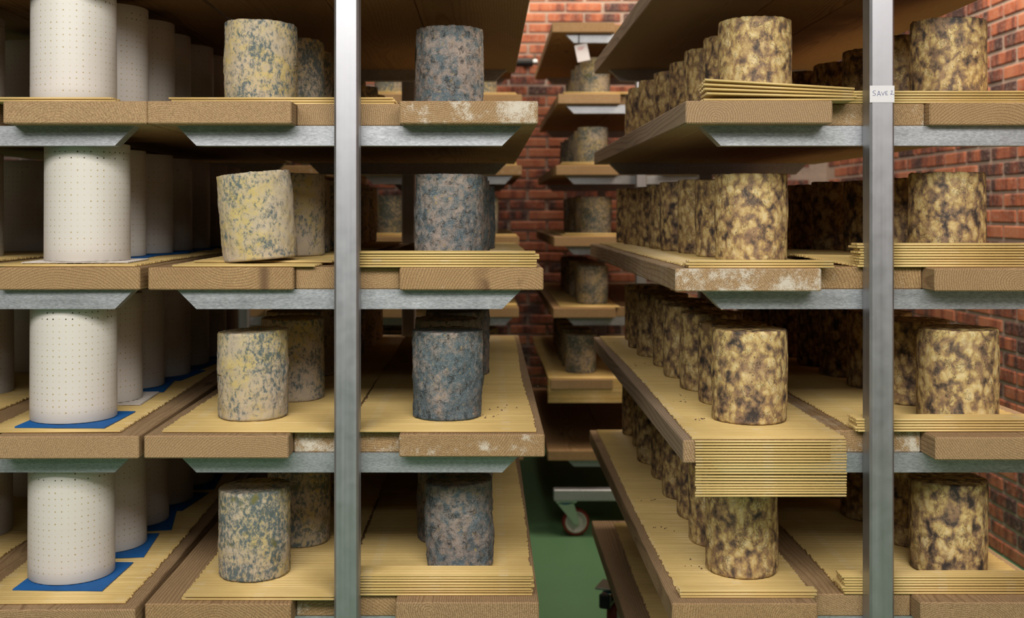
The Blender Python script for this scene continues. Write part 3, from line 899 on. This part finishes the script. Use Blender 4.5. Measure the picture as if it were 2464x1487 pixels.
for row in (1, 2, 3, 4):
    fx, fy = {1: (X(178, 2.16), 2.16), 2: (X(211, 2.155), 2.155), 3: (X(178, 2.14), 2.14), 4: (X(173, 2.145), 2.145)}[row]
    sec = {1: (-0.792, 2.36), 2: (-0.80, 2.37), 3: (-0.803, 2.355), 4: (-0.788, 2.335)}[row]
    for i in range(7):
        x, y = (fx, fy) if i == 0 else (sec if i == 1 else (sec[0] + random.uniform(-0.008, 0.008), sec[1] + (i - 1) * 0.184))
        mould('M', row, 'right', i, x, y, TOP(row) + 0.0082)
        if row == 2 and i == 0 or row == 3 and i == 1:
            pad(row, i, x, y, 0.05, net=True)
        elif row in (3, 4) or (row == 2 and i > 0):
            pad(row, i, x + 0.012, y - 0.015, {0: -0.03, 1: 0.10}.get(i, random.uniform(-0.2, 0.2)))
    for i, y in enumerate((2.43, 2.80, 3.12, 3.42)):
        mould('M', row, 'left', i, -1.13 + 0.01 * (row - 2), y + 0.03 * (row % 2), TOP(row) + 0.0050)
for row in range(0, 5):
    for i in range(3):
        mould('E', row, 'right', i, -1.07 + 0.02 * i, 4.86 + 0.2 * i, TOP(row))

# ------------------------------------------------------------------ small things
# paper tag hanging from the upper bar of the far rack
tz = RZ(-1) - BARH
tx = X(1396, 4.71)
tg = empty('paper_tag', (tx, CY + 2.04, tz), 'small white paper tag hanging on a cord from the far rack', 'tag')
obj('cord', MB().tube((-0.004, 0, 0.045), (-0.004, -0.001, -0.008), 0.0022, 8).tube((-0.004, -0.001, 0.043), (-0.004, 0.04, 0.043), 0.0022, 8).mesh('cord', BLACK), None, tg)
obj('sheet', MB().cbox(-0.027, 0.027, -0.0008, 0.0008, -0.072, 0.0, 0.0003).mesh('sheet', PAPER), None, tg, (0.003, -0.002, -0.008), (0, -0.2, 0))
mb = MB()
for k in range(3):
    mb.box(-0.016, 0.014 - 0.004 * k, -0.0010, -0.0006, -0.013 - 0.005 * k, -0.0105 - 0.005 * k)
obj('print', mb.mesh('print', REDINK), None, tg, (0.003, -0.0022, -0.008), (0, -0.2, 0))

# dark pipe with a bright fitting on the back wall
pp = empty('wall_pipe', (X(1268, 6.69), 6.69, CZ + (VY - 150) * 6.69 / F), 'short black pipe with shiny metal end on the back brick wall', 'pipe')
obj('pipe', MB().tube((-0.16, 0, 0), (0.035, 0, 0), 0.026, 20).mesh('pipe', BLACK, False), None, pp)
obj('end_cap', MB().tube((0.035, 0, 0), (0.062, 0, 0), 0.018, 18, 0.020).tube((0.045, 0, 0), (0.045, -0.01, 0.045), 0.008, 10).mesh('end_cap', CHROME), None, pp)
obj('wall_bracket', MB().box(-0.02, 0.02, 0.015, 0.062, -0.02, 0.02).mesh('wall_bracket', BLACK), None, pp)

# crumbs on the mats
def crumbs(name, pts, z, label):
    mb = MB()
    for cx, cyy, n, sp in pts:
        for i in range(n):
            x, y, s = cx + random.gauss(0, sp), cyy + random.gauss(0, sp), random.uniform(0.0007, 0.0022)
            mb.lathe([(0, -s * 0.4), (s, 0), (s * 0.5, s * 0.8), (0, s)], 5, 'Z', (x, y, z + s * 0.4))
    o = obj(name, mb.mesh(name, CRUMB))
    tag(o, label, 'crumbs', kind='stuff')
crumbs('cheese_crumbs', [(0.405, 2.13, 10, 0.006), (0.40, 2.32, 6, 0.01), (0.43, 2.4, 5, 0.02), (0.4, 2.9, 6, 0.02), (0.38, 3.4, 4, 0.015)], TOP(3) + 0.0046, 'dark cheese crumbs on the hanging straw mat')
crumbs('cheese_crumbs', [(0.0, 2.16, 14, 0.012), (0.03, 2.25, 7, 0.02), (0.02, 2.55, 6, 0.03)], TOP(3) + 0.0046, 'dark cheese crumbs beside the slate blue cheese')
crumbs('cheese_crumbs', [(0.39, 2.45, 7, 0.012), (0.41, 2.2, 6, 0.015), (0.40, 2.7, 8, 0.015)], TOP(4) + 0.0046, 'dark cheese crumbs on the fourth shelf of brown cheese rack')
